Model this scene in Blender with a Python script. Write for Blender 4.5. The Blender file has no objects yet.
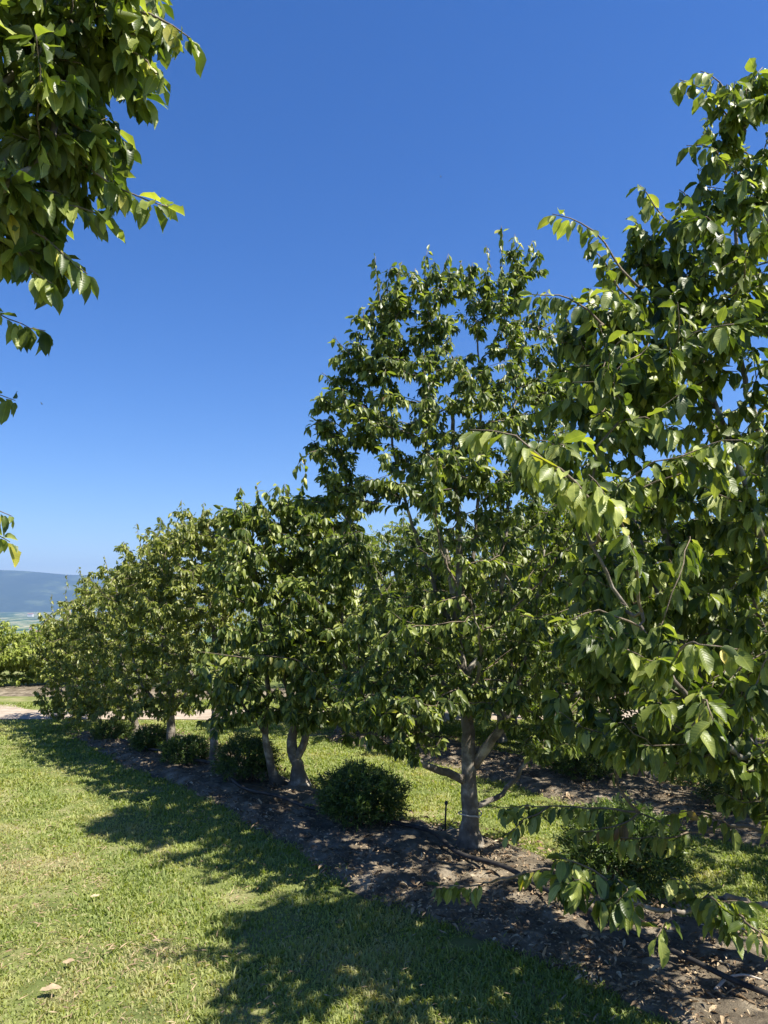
import bpy, math, random
import numpy as np
from mathutils import Vector

# ------------------------------------------------------------------ camera, sky, sun
SC = bpy.context.scene
COL = SC.collection
F = 760.0                       # focal length in pixels of a 768 x 1024 frame
PITCH = math.atan(88.0 / F)
EYE = 1.6
cam_d = bpy.data.cameras.new('camera')
cam_d.sensor_fit = 'VERTICAL'
cam_d.sensor_height = 24.0
cam_d.lens = 24.0 * F / 1024.0
cam_d.clip_start = 0.05
cam_d.clip_end = 80000
cam = bpy.data.objects.new('camera', cam_d)
COL.objects.link(cam)
cam.location = (0, 0, EYE)
cam.rotation_euler = (math.pi / 2 + PITCH, 0, 0)
SC.camera = cam

SUN_EL, SUN_AZ = 58.0, 115.0     # azimuth clockwise from the view direction (+Y)
w = bpy.data.worlds.new('World')
SC.world = w
w.use_nodes = True
nt = w.node_tree
sky = nt.nodes.new('ShaderNodeTexSky')
sky.sky_type = 'NISHITA'
sky.sun_disc = False
sky.sun_elevation = math.radians(SUN_EL)
sky.sun_rotation = math.radians(SUN_AZ)
sky.altitude = 500
sky.air_density = 1.0
sky.dust_density = 0.3
sky.ozone_density = 4.0
bg = nt.nodes['Background']
bg.inputs['Strength'].default_value = 0.072
hsv = nt.nodes.new('ShaderNodeHueSaturation')
hsv.inputs['Saturation'].default_value = 1.31
hsv.inputs['Hue'].default_value = 0.512
nt.links.new(sky.outputs[0], hsv.inputs['Color'])
nt.links.new(hsv.outputs[0], bg.inputs['Color'])

sd = bpy.data.lights.new('sun', 'SUN')
sd.energy = 5.0
sd.angle = math.radians(0.53)
sd.color = (1.0, 0.94, 0.82)
so = bpy.data.objects.new('sun', sd)
COL.objects.link(so)
a_ = math.radians(SUN_AZ); e_ = math.radians(SUN_EL)
S = Vector((math.sin(a_) * math.cos(e_), math.cos(a_) * math.cos(e_), math.sin(e_)))
so.rotation_euler = S.to_track_quat('Z', 'Y').to_euler()

SC.view_settings.view_transform = 'Standard'
SC.view_settings.look = 'None'
SC.view_settings.exposure = 1.25
SC.view_settings.gamma = 1.0
SC.cycles.max_bounces = 8
SC.cycles.transmission_bounces = 4
SC.cycles.volume_bounces = 0
SC.cycles.use_denoising = True

rng = np.random.default_rng(7)

def at(px, py, Y):
    x = (px - 384.0) / F; u = (512.0 - py) / F
    cp, sp = math.cos(PITCH), math.sin(PITCH)
    d = np.array([x, cp - sp * u, sp + cp * u])
    return d * (Y / d[1]) + np.array([0, 0, EYE])

def ground_at(px, py):
    d = at(px, py, 1.0) - np.array([0, 0, EYE])
    k = -EYE / d[2]
    return np.array([d[0] * k, d[1] * k, 0.0])

# ------------------------------------------------------------------ materials
def mat(name):
    m = bpy.data.materials.new(name); m.use_nodes = True
    return m, m.node_tree, m.node_tree.nodes['Principled BSDF']

def ramp(nt, stops):
    r = nt.nodes.new('ShaderNodeValToRGB')
    e = r.color_ramp.elements
    e[0].position, e[0].color = stops[0][0], (*stops[0][1], 1)
    e[1].position, e[1].color = stops[-1][0], (*stops[-1][1], 1)
    for p, c in stops[1:-1]:
        n = e.new(p); n.color = (*c, 1)
    return r

def noise(nt, scale, detail=4, rough=0.6, coord='Object'):
    tc = nt.nodes.new('ShaderNodeTexCoord')
    n = nt.nodes.new('ShaderNodeTexNoise')
    n.inputs['Scale'].default_value = scale
    n.inputs['Detail'].default_value = detail
    n.inputs['Roughness'].default_value = rough
    nt.links.new(tc.outputs[coord], n.inputs['Vector'])
    return n

def leaf_material(name, stops, transl, rough=0.42, tfac=0.38, spec=0.5, veins=False):
    m, nt, b = mat(name)
    at_ = nt.nodes.new('ShaderNodeAttribute'); at_.attribute_name = 'var'
    r = ramp(nt, stops)
    nt.links.new(at_.outputs['Fac'], r.inputs['Fac'])
    nz = noise(nt, 40, 3)
    mx = nt.nodes.new('ShaderNodeMix'); mx.data_type = 'RGBA'; mx.blend_type = 'MULTIPLY'
    mx.inputs['Factor'].default_value = 0.5
    rr = ramp(nt, [(0.3, (0.55, 0.6, 0.5)), (0.7, (1.25, 1.2, 1.1))])
    nt.links.new(nz.outputs['Fac'], rr.inputs['Fac'])
    nt.links.new(r.outputs['Color'], mx.inputs['A'])
    nt.links.new(rr.outputs['Color'], mx.inputs['B'])
    if veins:
        au = nt.nodes.new('ShaderNodeAttribute'); au.attribute_name = 'lu'
        av = nt.nodes.new('ShaderNodeAttribute'); av.attribute_name = 'lv'
        def M(op, a, b_=None):
            n_ = nt.nodes.new('ShaderNodeMath'); n_.operation = op
            for q, v_ in enumerate((a, b_)):
                if v_ is None: continue
                if isinstance(v_, (int, float)): n_.inputs[q].default_value = v_
                else: nt.links.new(v_, n_.inputs[q])
            return n_.outputs[0]
        ab = M('ABSOLUTE', av.outputs['Fac'])
        ph = M('ADD', M('MULTIPLY', au.outputs['Fac'], 62.0), M('MULTIPLY', ab, -62.0))
        sn = M('SINE', ph)
        bpv = nt.nodes.new('ShaderNodeBump'); bpv.inputs['Strength'].default_value = 0.22; bpv.inputs['Distance'].default_value = 0.0006
        nt.links.new(sn, bpv.inputs['Height']); nt.links.new(bpv.outputs['Normal'], b.inputs['Normal'])
        rib = M('LESS_THAN', ab, 0.012)
        mr_ = nt.nodes.new('ShaderNodeMix'); mr_.data_type = 'RGBA'; mr_.blend_type = 'MULTIPLY'
        mr_.inputs['B'].default_value = (1.5, 1.4, 1.5, 1)
        nt.links.new(rib, mr_.inputs['Factor']); nt.links.new(mx.outputs['Result'], mr_.inputs['A'])
        mx = mr_
    # leaf backs are paler and greyer
    geo = nt.nodes.new('ShaderNodeNewGeometry')
    back = nt.nodes.new('ShaderNodeMix'); back.data_type = 'RGBA'
    back.inputs['B'].default_value = (0.24, 0.28, 0.12, 1)
    ml = nt.nodes.new('ShaderNodeMath'); ml.operation = 'MULTIPLY'; ml.inputs[1].default_value = 0.55
    nt.links.new(geo.outputs['Backfacing'], ml.inputs[0])
    nt.links.new(ml.outputs[0], back.inputs['Factor'])
    nt.links.new(mx.outputs['Result'], back.inputs['A'])
    nt.links.new(back.outputs['Result'], b.inputs['Base Color'])
    b.inputs['Roughness'].default_value = rough
    b.inputs['Specular IOR Level'].default_value = spec
    tr = nt.nodes.new('ShaderNodeBsdfTranslucent')
    hs = nt.nodes.new('ShaderNodeMix'); hs.data_type = 'RGBA'; hs.blend_type = 'MULTIPLY'
    hs.inputs['Factor'].default_value = 1
    hs.inputs['B'].default_value = (*transl, 1)
    nt.links.new(mx.outputs['Result'], hs.inputs['A'])
    nt.links.new(hs.outputs['Result'], tr.inputs['Color'])
    mix = nt.nodes.new('ShaderNodeMixShader'); mix.inputs[0].default_value = tfac
    nt.links.new(b.outputs[0], mix.inputs[1]); nt.links.new(tr.outputs[0], mix.inputs[2])
    nt.links.new(mix.outputs[0], nt.nodes['Material Output'].inputs['Surface'])
    return m

LG = [(0.0, (0.035, 0.064, 0.011)), (0.30, (0.090, 0.132, 0.024)), (0.62, (0.22, 0.265, 0.060)), (0.88, (0.38, 0.42, 0.13)),
      (0.955, (0.40, 0.38, 0.07)), (0.98, (0.55, 0.45, 0.07)), (1.0, (0.24, 0.14, 0.06))]
LEAF = leaf_material('leaf_green', LG, (1.45, 1.55, 0.5), rough=0.44, tfac=0.36, spec=0.5)
LEAF_NEAR = leaf_material('leaf_veined_green', LG, (1.45, 1.55, 0.5), rough=0.43, tfac=0.38, spec=0.5, veins=True)
LEAF_FAR = leaf_material('leaf_far_green', [(0.0, (0.12, 0.15, 0.028)), (0.6, (0.24, 0.27, 0.055)), (1.0, (0.42, 0.41, 0.12))], (1.4, 1.5, 0.6), rough=0.42, tfac=0.36, spec=0.5)
LEAF_PALE = leaf_material('leaf_pale_green', [(0.0, (0.18, 0.23, 0.045)), (0.6, (0.30, 0.35, 0.07)), (1.0, (0.45, 0.48, 0.13))], (1.4, 1.5, 0.7), rough=0.5, tfac=0.36, spec=0.3)
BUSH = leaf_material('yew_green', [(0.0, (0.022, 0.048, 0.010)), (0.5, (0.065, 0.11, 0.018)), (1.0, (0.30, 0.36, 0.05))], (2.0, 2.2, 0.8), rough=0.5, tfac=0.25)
GRASS = leaf_material('grass_green', [(0.0, (0.10, 0.155, 0.022)), (0.35, (0.215, 0.28, 0.042)), (0.62, (0.35, 0.385, 0.080)), (0.82, (0.45, 0.42, 0.15)), (1.0, (0.50, 0.42, 0.24))],
                      (1.4, 1.5, 0.7), rough=0.55, tfac=0.38, spec=0.3)
DRY = leaf_material('dry_litter', [(0.0, (0.09, 0.062, 0.042)), (0.4, (0.22, 0.155, 0.10)), (0.8, (0.40, 0.30, 0.20)), (1.0, (0.55, 0.46, 0.34))], (1.2, 1.1, 0.9), rough=0.75, tfac=0.1, spec=0.2)
for m_ in (DRY,):
    for n_ in m_.node_tree.nodes:
        if n_.type == 'MATH': n_.inputs[1].default_value = 0.0

def bark_material(name, c0, c1, c2, scale=9):
    m, nt, b = mat(name)
    n = noise(nt, scale, 6, 0.65)
    r = ramp(nt, [(0.35, c0), (0.52, c1), (0.68, c2)])
    nt.links.new(n.outputs['Fac'], r.inputs['Fac'])
    nt.links.new(r.outputs['Color'], b.inputs['Base Color'])
    b.inputs['Roughness'].default_value = 0.8
    n2 = noise(nt, scale * 7, 4)
    bp = nt.nodes.new('ShaderNodeBump'); bp.inputs['Strength'].default_value = 0.5; bp.inputs['Distance'].default_value = 0.01
    nt.links.new(n2.outputs['Fac'], bp.inputs['Height']); nt.links.new(bp.outputs['Normal'], b.inputs['Normal'])
    return m
BARK = bark_material('flaking_bark', (0.085, 0.068, 0.052), (0.17, 0.145, 0.115), (0.46, 0.42, 0.35))
TWIG = bark_material('twig_bark', (0.10, 0.075, 0.05), (0.17, 0.13, 0.09), (0.24, 0.19, 0.14), 25)

def two_tone(name, stops, scale, rough=0.9, bump=0.6, dist=0.01, bscale=None):
    m, nt, b = mat(name)
    n = noise(nt, scale, 8, 0.65)
    r = ramp(nt, stops)
    nt.links.new(n.outputs['Fac'], r.inputs['Fac'])
    nt.links.new(r.outputs['Color'], b.inputs['Base Color'])
    b.inputs['Roughness'].default_value = rough
    b.inputs['Specular IOR Level'].default_value = 0.2
    if bump:
        n2 = noise(nt, bscale or scale * 4, 6, 0.7)
        bp = nt.nodes.new('ShaderNodeBump'); bp.inputs['Strength'].default_value = bump; bp.inputs['Distance'].default_value = dist
        nt.links.new(n2.outputs['Fac'], bp.inputs['Height']); nt.links.new(bp.outputs['Normal'], b.inputs['Normal'])
    return m
SOIL = two_tone('dry_soil', [(0.3, (0.070, 0.056, 0.040)), (0.5, (0.155, 0.128, 0.092)), (0.7, (0.33, 0.28, 0.21))], 7, bump=1.0, dist=0.02, bscale=45)
TRACK = two_tone('gravel_track', [(0.3, (0.24, 0.19, 0.145)), (0.5, (0.33, 0.27, 0.21)), (0.7, (0.42, 0.35, 0.28))], 6, bump=0.5, dist=0.01, bscale=60)
BLACK, nb_, bb_ = mat('black_plastic'); bb_.inputs['Base Color'].default_value = (0.018, 0.018, 0.02, 1); bb_.inputs['Roughness'].default_value = 0.45
HOSE = two_tone('dusty_hose', [(0.35, (0.020, 0.019, 0.020)), (0.75, (0.075, 0.068, 0.06))], 14, rough=0.5, bump=0)
WHITE, nw_, bw_ = mat('white_plastic'); bw_.inputs['Base Color'].default_value = (0.78, 0.78, 0.75, 1); bw_.inputs['Roughness'].default_value = 0.4
ROPE, nr_, br_ = mat('pale_tie'); br_.inputs['Base Color'].default_value = (0.55, 0.5, 0.42, 1); br_.inputs['Roughness'].default_value = 0.8

# terrain material: near lawn soil under the blades, far valley fields and woods
TERR, nt, b = mat('terrain')
tc = nt.nodes.new('ShaderNodeTexCoord')
n1 = noise(nt, 1.3, 8, 0.7); r1 = ramp(nt, [(0.35, (0.07, 0.095, 0.028)), (0.5, (0.14, 0.165, 0.05)), (0.63, (0.26, 0.24, 0.12))])
nt.links.new(n1.outputs['Fac'], r1.inputs['Fac'])
mp = nt.nodes.new('ShaderNodeMapping'); mp.inputs['Scale'].default_value = (0.0035, 0.0011, 0.001)
nt.links.new(tc.outputs['Object'], mp.inputs['Vector'])
vo = nt.nodes.new('ShaderNodeTexNoise'); vo.inputs['Scale'].default_value = 1.6; vo.inputs['Detail'].default_value = 5
nt.links.new(mp.outputs[0], vo.inputs['Vector'])
r2 = ramp(nt, [(0.40, (0.035, 0.075, 0.025)), (0.47, (0.05, 0.10, 0.03)), (0.50, (0.14, 0.20, 0.07)), (0.55, (0.30, 0.28, 0.16)), (0.60, (0.06, 0.11, 0.035)), (0.66, (0.32, 0.30, 0.18))])
nt.links.new(vo.outputs['Fac'], r2.inputs['Fac'])
ln = nt.nodes.new('ShaderNodeVectorMath'); ln.operation = 'LENGTH'
nt.links.new(tc.outputs['Object'], ln.inputs[0])
mr = nt.nodes.new('ShaderNodeMapRange'); mr.inputs['From Min'].default_value = 60; mr.inputs['From Max'].default_value = 200
nt.links.new(ln.outputs['Value'], mr.inputs['Value'])
mx = nt.nodes.new('ShaderNodeMix'); mx.data_type = 'RGBA'
nt.links.new(mr.outputs[0], mx.inputs['Factor']); nt.links.new(r1.outputs[0], mx.inputs['A']); nt.links.new(r2.outputs[0], mx.inputs['B'])
nt.links.new(mx.outputs['Result'], b.inputs['Base Color'])
b.inputs['Roughness'].default_value = 0.95; b.inputs['Specular IOR Level'].default_value = 0.1
n3 = noise(nt, 30, 6, 0.7); bp = nt.nodes.new('ShaderNodeBump'); bp.inputs['Strength'].default_value = 0.8; bp.inputs['Distance'].default_value = 0.02
nt.links.new(n3.outputs['Fac'], bp.inputs['Height']); nt.links.new(bp.outputs['Normal'], b.inputs['Normal'])

MOUNT, nt, b = mat('forested_mountain')
n1 = noise(nt, 0.0018, 12, 0.75)
r1 = ramp(nt, [(0.38, (0.025, 0.050, 0.025)), (0.52, (0.034, 0.060, 0.030)), (0.60, (0.070, 0.105, 0.050)), (0.72, (0.20, 0.20, 0.15))])
nt.links.new(n1.outputs['Fac'], r1.inputs['Fac']); nt.links.new(r1.outputs[0], b.inputs['Base Color'])
b.inputs['Roughness'].default_value = 1.0; b.inputs['Specular IOR Level'].default_value = 0.0

# ------------------------------------------------------------------ helpers
def tag(o, label=None, cat=None, group=None, kind=None):
    if label: o['label'] = label
    if cat: o['category'] = cat
    if group: o['group'] = group
    if kind: o['kind'] = kind
    return o

def empty(name, loc):
    o = bpy.data.objects.new(name, None); COL.objects.link(o)
    o.location = tuple(loc); o.empty_display_size = 0.2
    return o

def mesh_np(name, V, faces_flat, sizes, m, parent=None, smooth=True, var=None, extra=None):
    """V world coordinates (n,3); faces_flat vertex indices; sizes of each face"""
    V = np.asarray(V, dtype=np.float32)
    if parent is not None:
        V = V - np.array(parent.location, dtype=np.float32)
    me = bpy.data.meshes.new(name)
    sizes = np.asarray(sizes, dtype=np.int32); ff = np.asarray(faces_flat, dtype=np.int32)
    me.vertices.add(len(V)); me.vertices.foreach_set('co', V.ravel())
    me.loops.add(len(ff)); me.loops.foreach_set('vertex_index', ff)
    me.polygons.add(len(sizes))
    st = np.concatenate([[0], np.cumsum(sizes)[:-1]]).astype(np.int32)
    me.polygons.foreach_set('loop_start', st)
    me.polygons.foreach_set('use_smooth', np.full(len(sizes), smooth, dtype=bool))
    if var is not None:
        at_ = me.attributes.new('var', 'FLOAT', 'POINT')
        at_.data.foreach_set('value', np.asarray(var, dtype=np.float32))
    for k_, v_ in (extra or {}).items():
        at_ = me.attributes.new(k_, 'FLOAT', 'POINT')
        at_.data.foreach_set('value', np.asarray(v_, dtype=np.float32))
    me.update(calc_edges=True)
    me.materials.append(m)
    o = bpy.data.objects.new(name, me); COL.objects.link(o)
    if parent is not None: o.parent = parent
    return o

def nrm(v):
    return v / np.maximum(np.linalg.norm(v, axis=-1, keepdims=True), 1e-9)

def tubes(name, paths, radii, m, parent=None, sides=6, wob=0.0):
    """paths: list of (k,3) arrays; radii: list of (k,) arrays -> one mesh"""
    P = np.concatenate(paths); R = np.concatenate(radii)
    n = len(P)
    pid = np.concatenate([np.full(len(p), i) for i, p in enumerate(paths)])
    nx = np.minimum(np.arange(n) + 1, n - 1); pv = np.maximum(np.arange(n) - 1, 0)
    nx = np.where(pid[nx] == pid, nx, np.arange(n)); pv = np.where(pid[pv] == pid, pv, np.arange(n))
    T = nrm(P[nx] - P[pv])
    ref = np.where(np.abs(T[:, 2:3]) > 0.9, np.array([[1.0, 0.1, 0]]), np.array([[0.05, 0.02, 1.0]]))
    # one reference per path keeps the rings from twisting
    first = np.searchsorted(pid, np.arange(len(paths)))
    ref = ref[first][pid]
    U = nrm(np.cross(T, ref)); W = np.cross(T, U)
    a = np.arange(sides) * 2 * math.pi / sides
    rr = R[:, None] * (1 + wob * rng.standard_normal((n, sides)))
    V = P[:, None, :] + rr[..., None] * (np.cos(a)[None, :, None] * U[:, None, :] + np.sin(a)[None, :, None] * W[:, None, :])
    V = V.reshape(-1, 3)
    i = np.nonzero(pid[:-1] == pid[1:])[0]
    j = np.arange(sides); k = (j + 1) % sides
    f = np.stack([i[:, None] * sides + j, i[:, None] * sides + k, (i[:, None] + 1) * sides + k, (i[:, None] + 1) * sides + j], -1)
    ff = f.reshape(-1); sz = np.full(len(ff) // 4, 4)
    # end caps
    last = np.append(first[1:] - 1, n - 1)
    cap = (last[:, None] * sides + j).reshape(-1); cap0 = (first[:, None] * sides + j[::-1]).reshape(-1)
    return mesh_np(name, V, np.concatenate([ff, cap, cap0]), np.concatenate([sz, np.full(2 * len(paths), sides)]), m, parent)

def smooth_path(pts, step=0.06):
    pts = np.asarray(pts, float)
    if len(pts) == 2:
        pts = np.array([pts[0], (pts[0] + pts[1]) / 2, pts[1]])
    ext = np.vstack([2 * pts[0] - pts[1], pts, 2 * pts[-1] - pts[-2]])
    out = []; ts = []
    for i in range(len(pts) - 1):
        p0, p1, p2, p3 = ext[i:i + 4]
        k = max(2, int(np.linalg.norm(p2 - p1) / step))
        for q in range(k):
            t = q / k
            out.append(0.5 * ((2 * p1) + (-p0 + p2) * t + (2 * p0 - 5 * p1 + 4 * p2 - p3) * t * t + (-p0 + 3 * p1 - 3 * p2 + p3) * t ** 3))
            ts.append((i + t) / (len(pts) - 1))
    out.append(pts[-1]); ts.append(1.0)
    return np.array(out), np.array(ts)

# leaf template: midrib + two edges, wavy, unit length along x, width along y, lifted in z
def leaf_template(fine=True):
    if fine:
        xs = [0, .08, .20, .34, .50, .66, .80, .92, 1.0]
        wd = [0, .08, .15, .20, .222, .205, .15, .065, 0]
    else:
        xs = [0, .32, .72, 1.0]
        wd = [0, .225, .175, 0]
    V = []; mid = []; L = []; Rr = []
    for i, (x, q) in enumerate(zip(xs, wd)):
        mid.append(len(V)); V.append((x, 0, 0))
        if 0 < i < len(xs) - 1:
            wv = (0.028 if fine else 0.03) * math.sin(i * 2.1)
            L.append(len(V)); V.append((x - 0.02, q * (1 + .05 * math.sin(i * 3.3)), wv))
            Rr.append(len(V)); V.append((x - 0.02, -q * (1 + .05 * math.cos(i * 2.7)), wv * -0.8))
        else:
            L.append(mid[-1]); Rr.append(mid[-1])
    Fc = []
    for i in range(len(xs) - 1):
        for side, fl in ((L, False), (Rr, True)):
            q = [mid[i], mid[i + 1], side[i + 1], side[i]]
            q2 = []
            for v in q:
                if v not in q2: q2.append(v)
            if len(q2) >= 3:
                Fc.append(q2[::-1] if fl else q2)
    return np.array(V, float), Fc
T_FINE, T_COARSE = leaf_template(True), leaf_template(False)

def leaves(name, pos, axis, nor, length, m, parent=None, tmpl=T_COARSE, width=1.0, fold=0.30, curl=0.32, var=None):
    V0, Fc = tmpl
    n = len(pos)
    axis = nrm(axis); side = nrm(np.cross(nor, axis)); nor = np.cross(axis, side)
    L = np.broadcast_to(np.asarray(length, float), (n,))[:, None, None]
    x = V0[None, :, 0:1]; y = V0[None, :, 1:2] * (width * (0.85 + 0.3 * rng.random((n, 1, 1)))); z = V0[None, :, 2:3]
    fo = fold * (0.3 + 1.2 * rng.random((n, 1, 1))) ; cu = curl * (rng.random((n, 1, 1)) * 1.6 - 0.3)
    tw = rng.normal(0, .35, (n, 1, 1)); ph_ = rng.random((n, 1, 1)) * 6.3
    zz = z + np.abs(y) * fo * 2.0 - cu * x * x + tw * y * x + .05 * np.sin(x * 9 + ph_) * np.abs(y) * 3
    yy = y * (1 - 0.35 * fo)
    V = pos[:, None, :] + L * (x * axis[:, None, :] + yy * side[:, None, :] + zz * nor[:, None, :])
    k = len(V0)
    flat = np.concatenate([np.array(f) for f in Fc]); sz = np.array([len(f) for f in Fc])
    ff = (np.arange(n)[:, None] * k + flat[None, :]).reshape(-1)
    if var is None: var = rng.random(n)
    ex = None
    if tmpl is T_FINE: ex = {'lu': np.tile(V0[:, 0], n), 'lv': np.tile(V0[:, 1], n)}
    return mesh_np(name, V.reshape(-1, 3), ff, np.tile(sz, n), m, parent, True, np.repeat(var, k), ex)

def vnoise(x, y, s, seed=0):
    """value noise in numpy"""
    g = np.random.default_rng(seed).random((256, 256))
    x = x / s; y = y / s
    xi = np.floor(x).astype(int); yi = np.floor(y).astype(int)
    fx = x - xi; fy = y - yi
    fx = fx * fx * (3 - 2 * fx); fy = fy * fy * (3 - 2 * fy)
    a = g[xi % 256, yi % 256]; b_ = g[(xi + 1) % 256, yi % 256]; c = g[xi % 256, (yi + 1) % 256]; d = g[(xi + 1) % 256, (yi + 1) % 256]
    return (a * (1 - fx) + b_ * fx) * (1 - fy) + (c * (1 - fx) + d * fx) * fy

# ------------------------------------------------------------------ rows: local frame along the planted row
ROW0 = np.array([0.55, 4.86]); RD = np.array([-0.61, 0.792]); RP = np.array([0.792, 0.61])
def row_st(x, y):
    dx = x - ROW0[0]; dy = y - ROW0[1]
    return dx * RD[0] + dy * RD[1], dx * RP[0] + dy * RP[1]
def row_xy(s, t):
    return ROW0[0] + s * RD[0] + t * RP[0], ROW0[1] + s * RD[1] + t * RP[1]
BEDS = [(-0.72, 0.32, -5.0, 6.3), (1.62, 2.70, -5.0, 4.4), (3.95, 5.5, -5.0, 3.2)]
PATH_Y0, PATH_Y1 = 10.45, 11.35

def bed_edge(s, k):
    return 0.10 * (vnoise(s, s * 0 + 3.3, 0.5, 20 + k) - 0.5) + 0.22 * (vnoise(s, s * 0 + 7.3, 1.3, 30 + k) - 0.5)

def in_bed(x, y, grow=0.0):
    s, t = row_st(x, y)
    m = np.zeros(len(x), bool)
    for t0, t1, s0, s1 in BEDS:
        m |= (t > t0 + bed_edge(s, 1) - grow) & (t < t1 + bed_edge(s, 2) + grow) & (s > s0) & (s < s1)
    return m

# ------------------------------------------------------------------ terrain
def terrain_z(r):
    r = np.asarray(r, float)
    return np.where(r > 30, -155 * (1 - np.exp(-(r - 30) / 1250.0)), 0.0)
rs = np.concatenate([[0.01], np.linspace(1, 30, 30), np.geomspace(33, 17500, 70)])
na = 160
an = np.linspace(0, 2 * math.pi, na, endpoint=False)
Rg, Ag = np.meshgrid(rs, an, indexing='ij')
X = Rg * np.sin(Ag); Y = Rg * np.cos(Ag)
Z = terrain_z(Rg) + np.where(Rg > 300, (vnoise(X, Y, 900, 3) - 0.5) * np.minimum((Rg - 300) / 60, 22), 0)
V = np.stack([X, Y, Z], -1).reshape(-1, 3)
i, j = np.meshgrid(np.arange(len(rs) - 1), np.arange(na), indexing='ij')
jn = (j + 1) % na
f = np.stack([i * na + j, (i + 1) * na + j, (i + 1) * na + jn, i * na + jn], -1).reshape(-1)
tag(mesh_np('ground', V, f, np.full(len(f) // 4, 4), TERR), kind='structure')

# mountain range at the far side of the valley
azs = np.radians(np.linspace(-85, 85, 260)); cs = np.linspace(0, 1, 26)
A, Cc = np.meshgrid(azs, cs, indexing='ij')
Rr = 11200 + Cc * 4600
xx = Rr * np.sin(A); yy = Rr * np.cos(A)
crest = 490 + 40 * (vnoise(A * 5000, A * 0 + 500, 900, 9) - 0.5) + 26 * (vnoise(A * 5000, A * 0 + 900, 160, 19) - 0.5) - 420 * np.clip((A + 0.47), -.2, 2)
crest = np.maximum(crest, 300 + 60 * vnoise(A * 5000, A * 0 + 500, 1200, 29))
prof = np.where(Cc < 0.62, np.sin(Cc / 0.62 * math.pi / 2) ** 1.25, 1 - ((Cc - 0.62) / 0.38) ** 1.5)
rel = vnoise(xx, yy, 900, 11) * 0.55 + vnoise(xx, yy, 380, 12) * 0.3 + vnoise(xx, yy, 170, 13) * 0.15 - 0.5
zz = -210 + (crest + 190) * prof + rel * 230 * np.sin(Cc * math.pi) * (1 - 0.75 * np.exp(-((Cc - .62) / .1) ** 2))
V = np.stack([xx, yy, zz], -1).reshape(-1, 3)
i, j = np.meshgrid(np.arange(len(azs) - 1), np.arange(len(cs) - 1), indexing='ij')
nc = len(cs)
f = np.stack([i * nc + j, (i + 1) * nc + j, (i + 1) * nc + j + 1, i * nc + j + 1], -1).reshape(-1)
tag(mesh_np('mountain', V, f, np.full(len(f) // 4, 4), MOUNT), kind='structure')

# track crossing at the end of the rows
xs = np.linspace(-40, 40, 400)
e0 = PATH_Y0 + 0.12 * (vnoise(xs, xs * 0, 0.7, 5) - .5); e1 = PATH_Y1 + 0.18 * (vnoise(xs, xs * 0 + 9, 0.8, 6) - .5) + 0.6 * np.clip((-xs - 5.2) * 2, 0, 1)
V = []
for q in range(7):
    t = q / 6
    V.append(np.stack([xs, e0 * (1 - t) + e1 * t, np.full_like(xs, 0.006) + 0.02 * math.sin(math.pi * t)], -1))
V = np.stack(V, 1).reshape(-1, 3)
i, j = np.meshgrid(np.arange(len(xs) - 1), np.arange(6), indexing='ij')
f = np.stack([i * 7 + j, (i + 1) * 7 + j, (i + 1) * 7 + j + 1, i * 7 + j + 1], -1).reshape(-1)
tag(mesh_np('path', V, f, np.full(len(f) // 4, 4), TRACK), kind='structure')

# planting beds: low irregular mounds of dry soil
def bed(t0, t1, s0, s1, res):
    ns = int((s1 - s0) / res); nk = int((t1 - t0) / res)
    ss = np.linspace(s0, s1, ns); u = np.linspace(-0.06, 1.06, nk)
    Sg, Ug = np.meshgrid(ss, u, indexing='ij')
    a = t0 + bed_edge(Sg, 1); b_ = t1 + bed_edge(Sg, 2)
    Tg = a + (b_ - a) * Ug
    x, y = row_xy(Sg, Tg)
    edge = np.clip(np.minimum(Ug, 1 - Ug) / 0.12, -0.5, 1)
    end = np.clip(np.minimum(Sg - s0, s1 - Sg) / 0.4, 0, 1)
    cl = (vnoise(x, y, 0.22, 41) - .3) * 0.045 + (vnoise(x, y, 0.08, 42) - .4) * 0.026 + (vnoise(x, y, 0.04, 43) - .4) * 0.018
    z = 0.03 * edge + cl * np.clip(edge, 0, 1) - 0.05 * (1 - end)
    V = np.stack([x, y, z], -1).reshape(-1, 3)
    i, j = np.meshgrid(np.arange(ns - 1), np.arange(nk - 1), indexing='ij')
    f = np.stack([i * nk + j, (i + 1) * nk + j, (i + 1) * nk + j + 1, i * nk + j + 1], -1)[..., ::-1].reshape(-1)
    return tag(mesh_np('soil_bed', V, f, np.full(len(f) // 4, 4), SOIL), kind='structure')
bed(*BEDS[0], 0.018); bed(*BEDS[1], 0.04); bed(*BEDS[2], 0.06)
# far bed beyond the track, under the bushes
V = []; 
xs = np.linspace(-16, 14, 200); us = np.linspace(0, 1, 10)
Xg, Ug = np.meshgrid(xs, us, indexing='ij')
Yg = 13.1 + (vnoise(Xg, Xg * 0, 0.8, 51) - .5) * 0.4 + Ug * 1.6 - 0.13 * np.clip(Xg + 8, -6, 6)
Zg = 0.07 * np.sin(Ug * math.pi) - 0.01 + 0.02 * vnoise(Xg, Yg, 0.2, 52)
V = np.stack([Xg, Yg, Zg], -1).reshape(-1, 3)
i, j = np.meshgrid(np.arange(199), np.arange(9), indexing='ij')
f = np.stack([i * 10 + j, (i + 1) * 10 + j, (i + 1) * 10 + j + 1, i * 10 + j + 1], -1).reshape(-1)
tag(mesh_np('soil_bed', V, f, np.full(len(f) // 4, 4), SOIL), kind='structure')

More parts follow.
